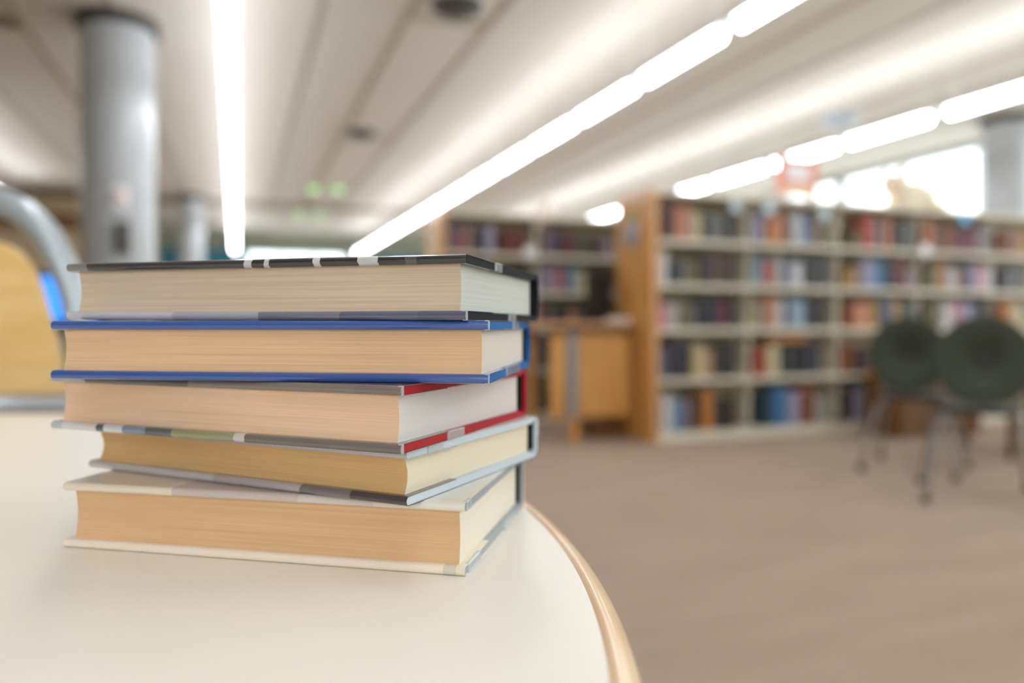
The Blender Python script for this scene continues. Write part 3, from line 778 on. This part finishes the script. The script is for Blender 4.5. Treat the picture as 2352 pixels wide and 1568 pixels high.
obj('rear_housing', bbox(-.07,.07,.02,.09,.12,.33), M_black, MO, bevel=.02)
obj('stand', bbox(-.03,.03,-.01,.03,.0,.09), M_black, MO)
obj('foot', bbox(-.11,.12,-.08,.08,.0005,.02), M_black, MO, bevel=.006)
o = tag(obj('paper_stack', bbox(-.09,.05,-.08,.08,0,.03), M_white, bevel=.003), 'white stack of paper slips on the catalogue desk', 'paper')
o.location = (dx1-.065, 5.14, .8955)

# ------------------------------------------------------------------ green round-backed chairs
def round_chair(u, D, rz, label, br=.215):
    x, y = W((u-1176)/F*D, D)
    t = thing('round_back_chair', label, 'chair', (x, y, 0), rz, 'green round-backed chairs')
    # local: back at the origin, the seat lies on +y
    bm = bmesh.new(); n = 56; r0 = .022; rings = []
    for rr, yy in ((.001,-.008),(br-.012,-.008),(br-.006,-.008),(br,-.003),(br,.004),(br-.006,.009),(br-.012,.009),(.001,.009)):
        rings.append([bm.verts.new((rr*math.cos(2*PI*i/n), yy, .70+rr*1.03*math.sin(2*PI*i/n))) for i in range(n)])
    for i in range(8):
        a, b = rings[i], rings[(i+1)%8]
        for j in range(n): bm.faces.new((a[j], a[(j+1)%n], b[(j+1)%n], b[j]))
    obj('backrest', bm, M_dgreen, t, smooth=True)
    bm = lathe([(.034,-.003),(.034,.003),(.026,.007),(.002,.008)], 28); bmesh.ops.rotate(bm, matrix=Matrix.Rotation(PI/2, 3, 'X'), verts=bm.verts)
    bmesh.ops.translate(bm, vec=(0,-.011,.71), verts=bm.verts)
    obj('hole_shade_disc', bm, M_rub, t, smooth=True)  # dark disc painted in place of the shaded hole through the backrest
    bm = lathe([(.0,.43),(.18,.43),(.205,.44),(.21,.452),(.2,.464),(.02,.46)], 48)
    bmesh.ops.transform(bm, matrix=Matrix.Translation((0,.24,0)), verts=bm.verts)
    obj('seat', bm, M_dark, t, smooth=True)
    bm = bmesh.new()
    for s in (-1,1): tube(bm, smooth_path([(s*.14,.035,.72),(s*.15,.03,.56),(s*.15,.07,.46),(s*.14,.16,.422),(s*.14,.34,.422)]), .0115, 10)
    obj('back_support', bm, M_tubed, t, smooth=True)
    for sx in (-1,1):
        for fy, oy in ((.10,-.02),(.36,.47)):
            bm = bmesh.new(); tube(bm, smooth_path([(sx*.12,fy,.42),(sx*.18,fy*.8+oy*.2,.37),(sx*.245,oy,.03)]), .0125, 10)
            l = obj('leg', bm, M_tubed, t, smooth=True)
            obj('foot', lathe([(.02,0),(.022,.02),(.014,.04)], 16), M_rub, l).location = (sx*.247, oy, 0)
    return t
round_chair(2085, 4.38, -TH-.66, 'left dark green round-backed chair with splayed silver legs')
round_chair(2260, 3.62, -TH-.45, 'right dark green round-backed chair cut by the picture edge', .212)

# small round table beyond the right chair, and a low wooden box
rx, ry = 5.0, 3.62
RT = thing('small_round_table', 'small round wooden table hidden beyond the right green chair', 'table', (rx, ry, 0))
obj('tabletop', lathe([(.5,.66),(.5,.685)], 64), M_woodd, RT)
for i in range(4):
    a = PI+.45+i*PI/2
    bm = bmesh.new(); tube(bm, [(.28*math.cos(a), .28*math.sin(a), .66), (.33*math.cos(a), .33*math.sin(a), 0)], .02, 12)
    obj('leg', bm, M_woodd, RT, smooth=True)
BN = thing('wooden_bench', 'low dark honey wood box bench between the chairs and the bookcase', 'bench', (4.80, 4.42, 0))
obj('front_panel', bbox(0,.85,0,.02,.0,.47), M_woodd, BN)
obj('seat_board', bbox(-.01,.86,-.01,.36,.47,.50), M_wood, BN, bevel=.004)
obj('side_panel', bbox(0,.02,.02,.35,0,.47), M_woodd, BN)
obj('side_panel', bbox(.83,.85,.02,.35,0,.47), M_woodd, BN)

# ------------------------------------------------------------------ light and camera
w = bpy.data.worlds.new('World'); sc.world = w; w.use_nodes = True
nt = w.node_tree; bg = nt.nodes['Background']
bg.inputs[0].default_value = (.93,.955,1,1); bg.inputs[1].default_value = 1.0

cam = bpy.data.cameras.new('camera'); co = bpy.data.objects.new('camera', cam); COL.objects.link(co)
cam.sensor_width = 36; cam.lens = F/2352*36; cam.shift_y = (HV-784)/2352
co.location = (0, 0, CZ); co.rotation_euler = (PI/2, 0, -TH)
cam.clip_start = .02; cam.clip_end = 200
cam.dof.use_dof = True; cam.dof.focus_distance = .378; cam.dof.aperture_fstop = 2.9
sc.camera = co
sc.view_settings.view_transform = 'Standard'; sc.view_settings.look = 'None'
sc.view_settings.gamma = 1; sc.view_settings.use_curve_mapping = False
sc.view_settings.exposure = 2.2
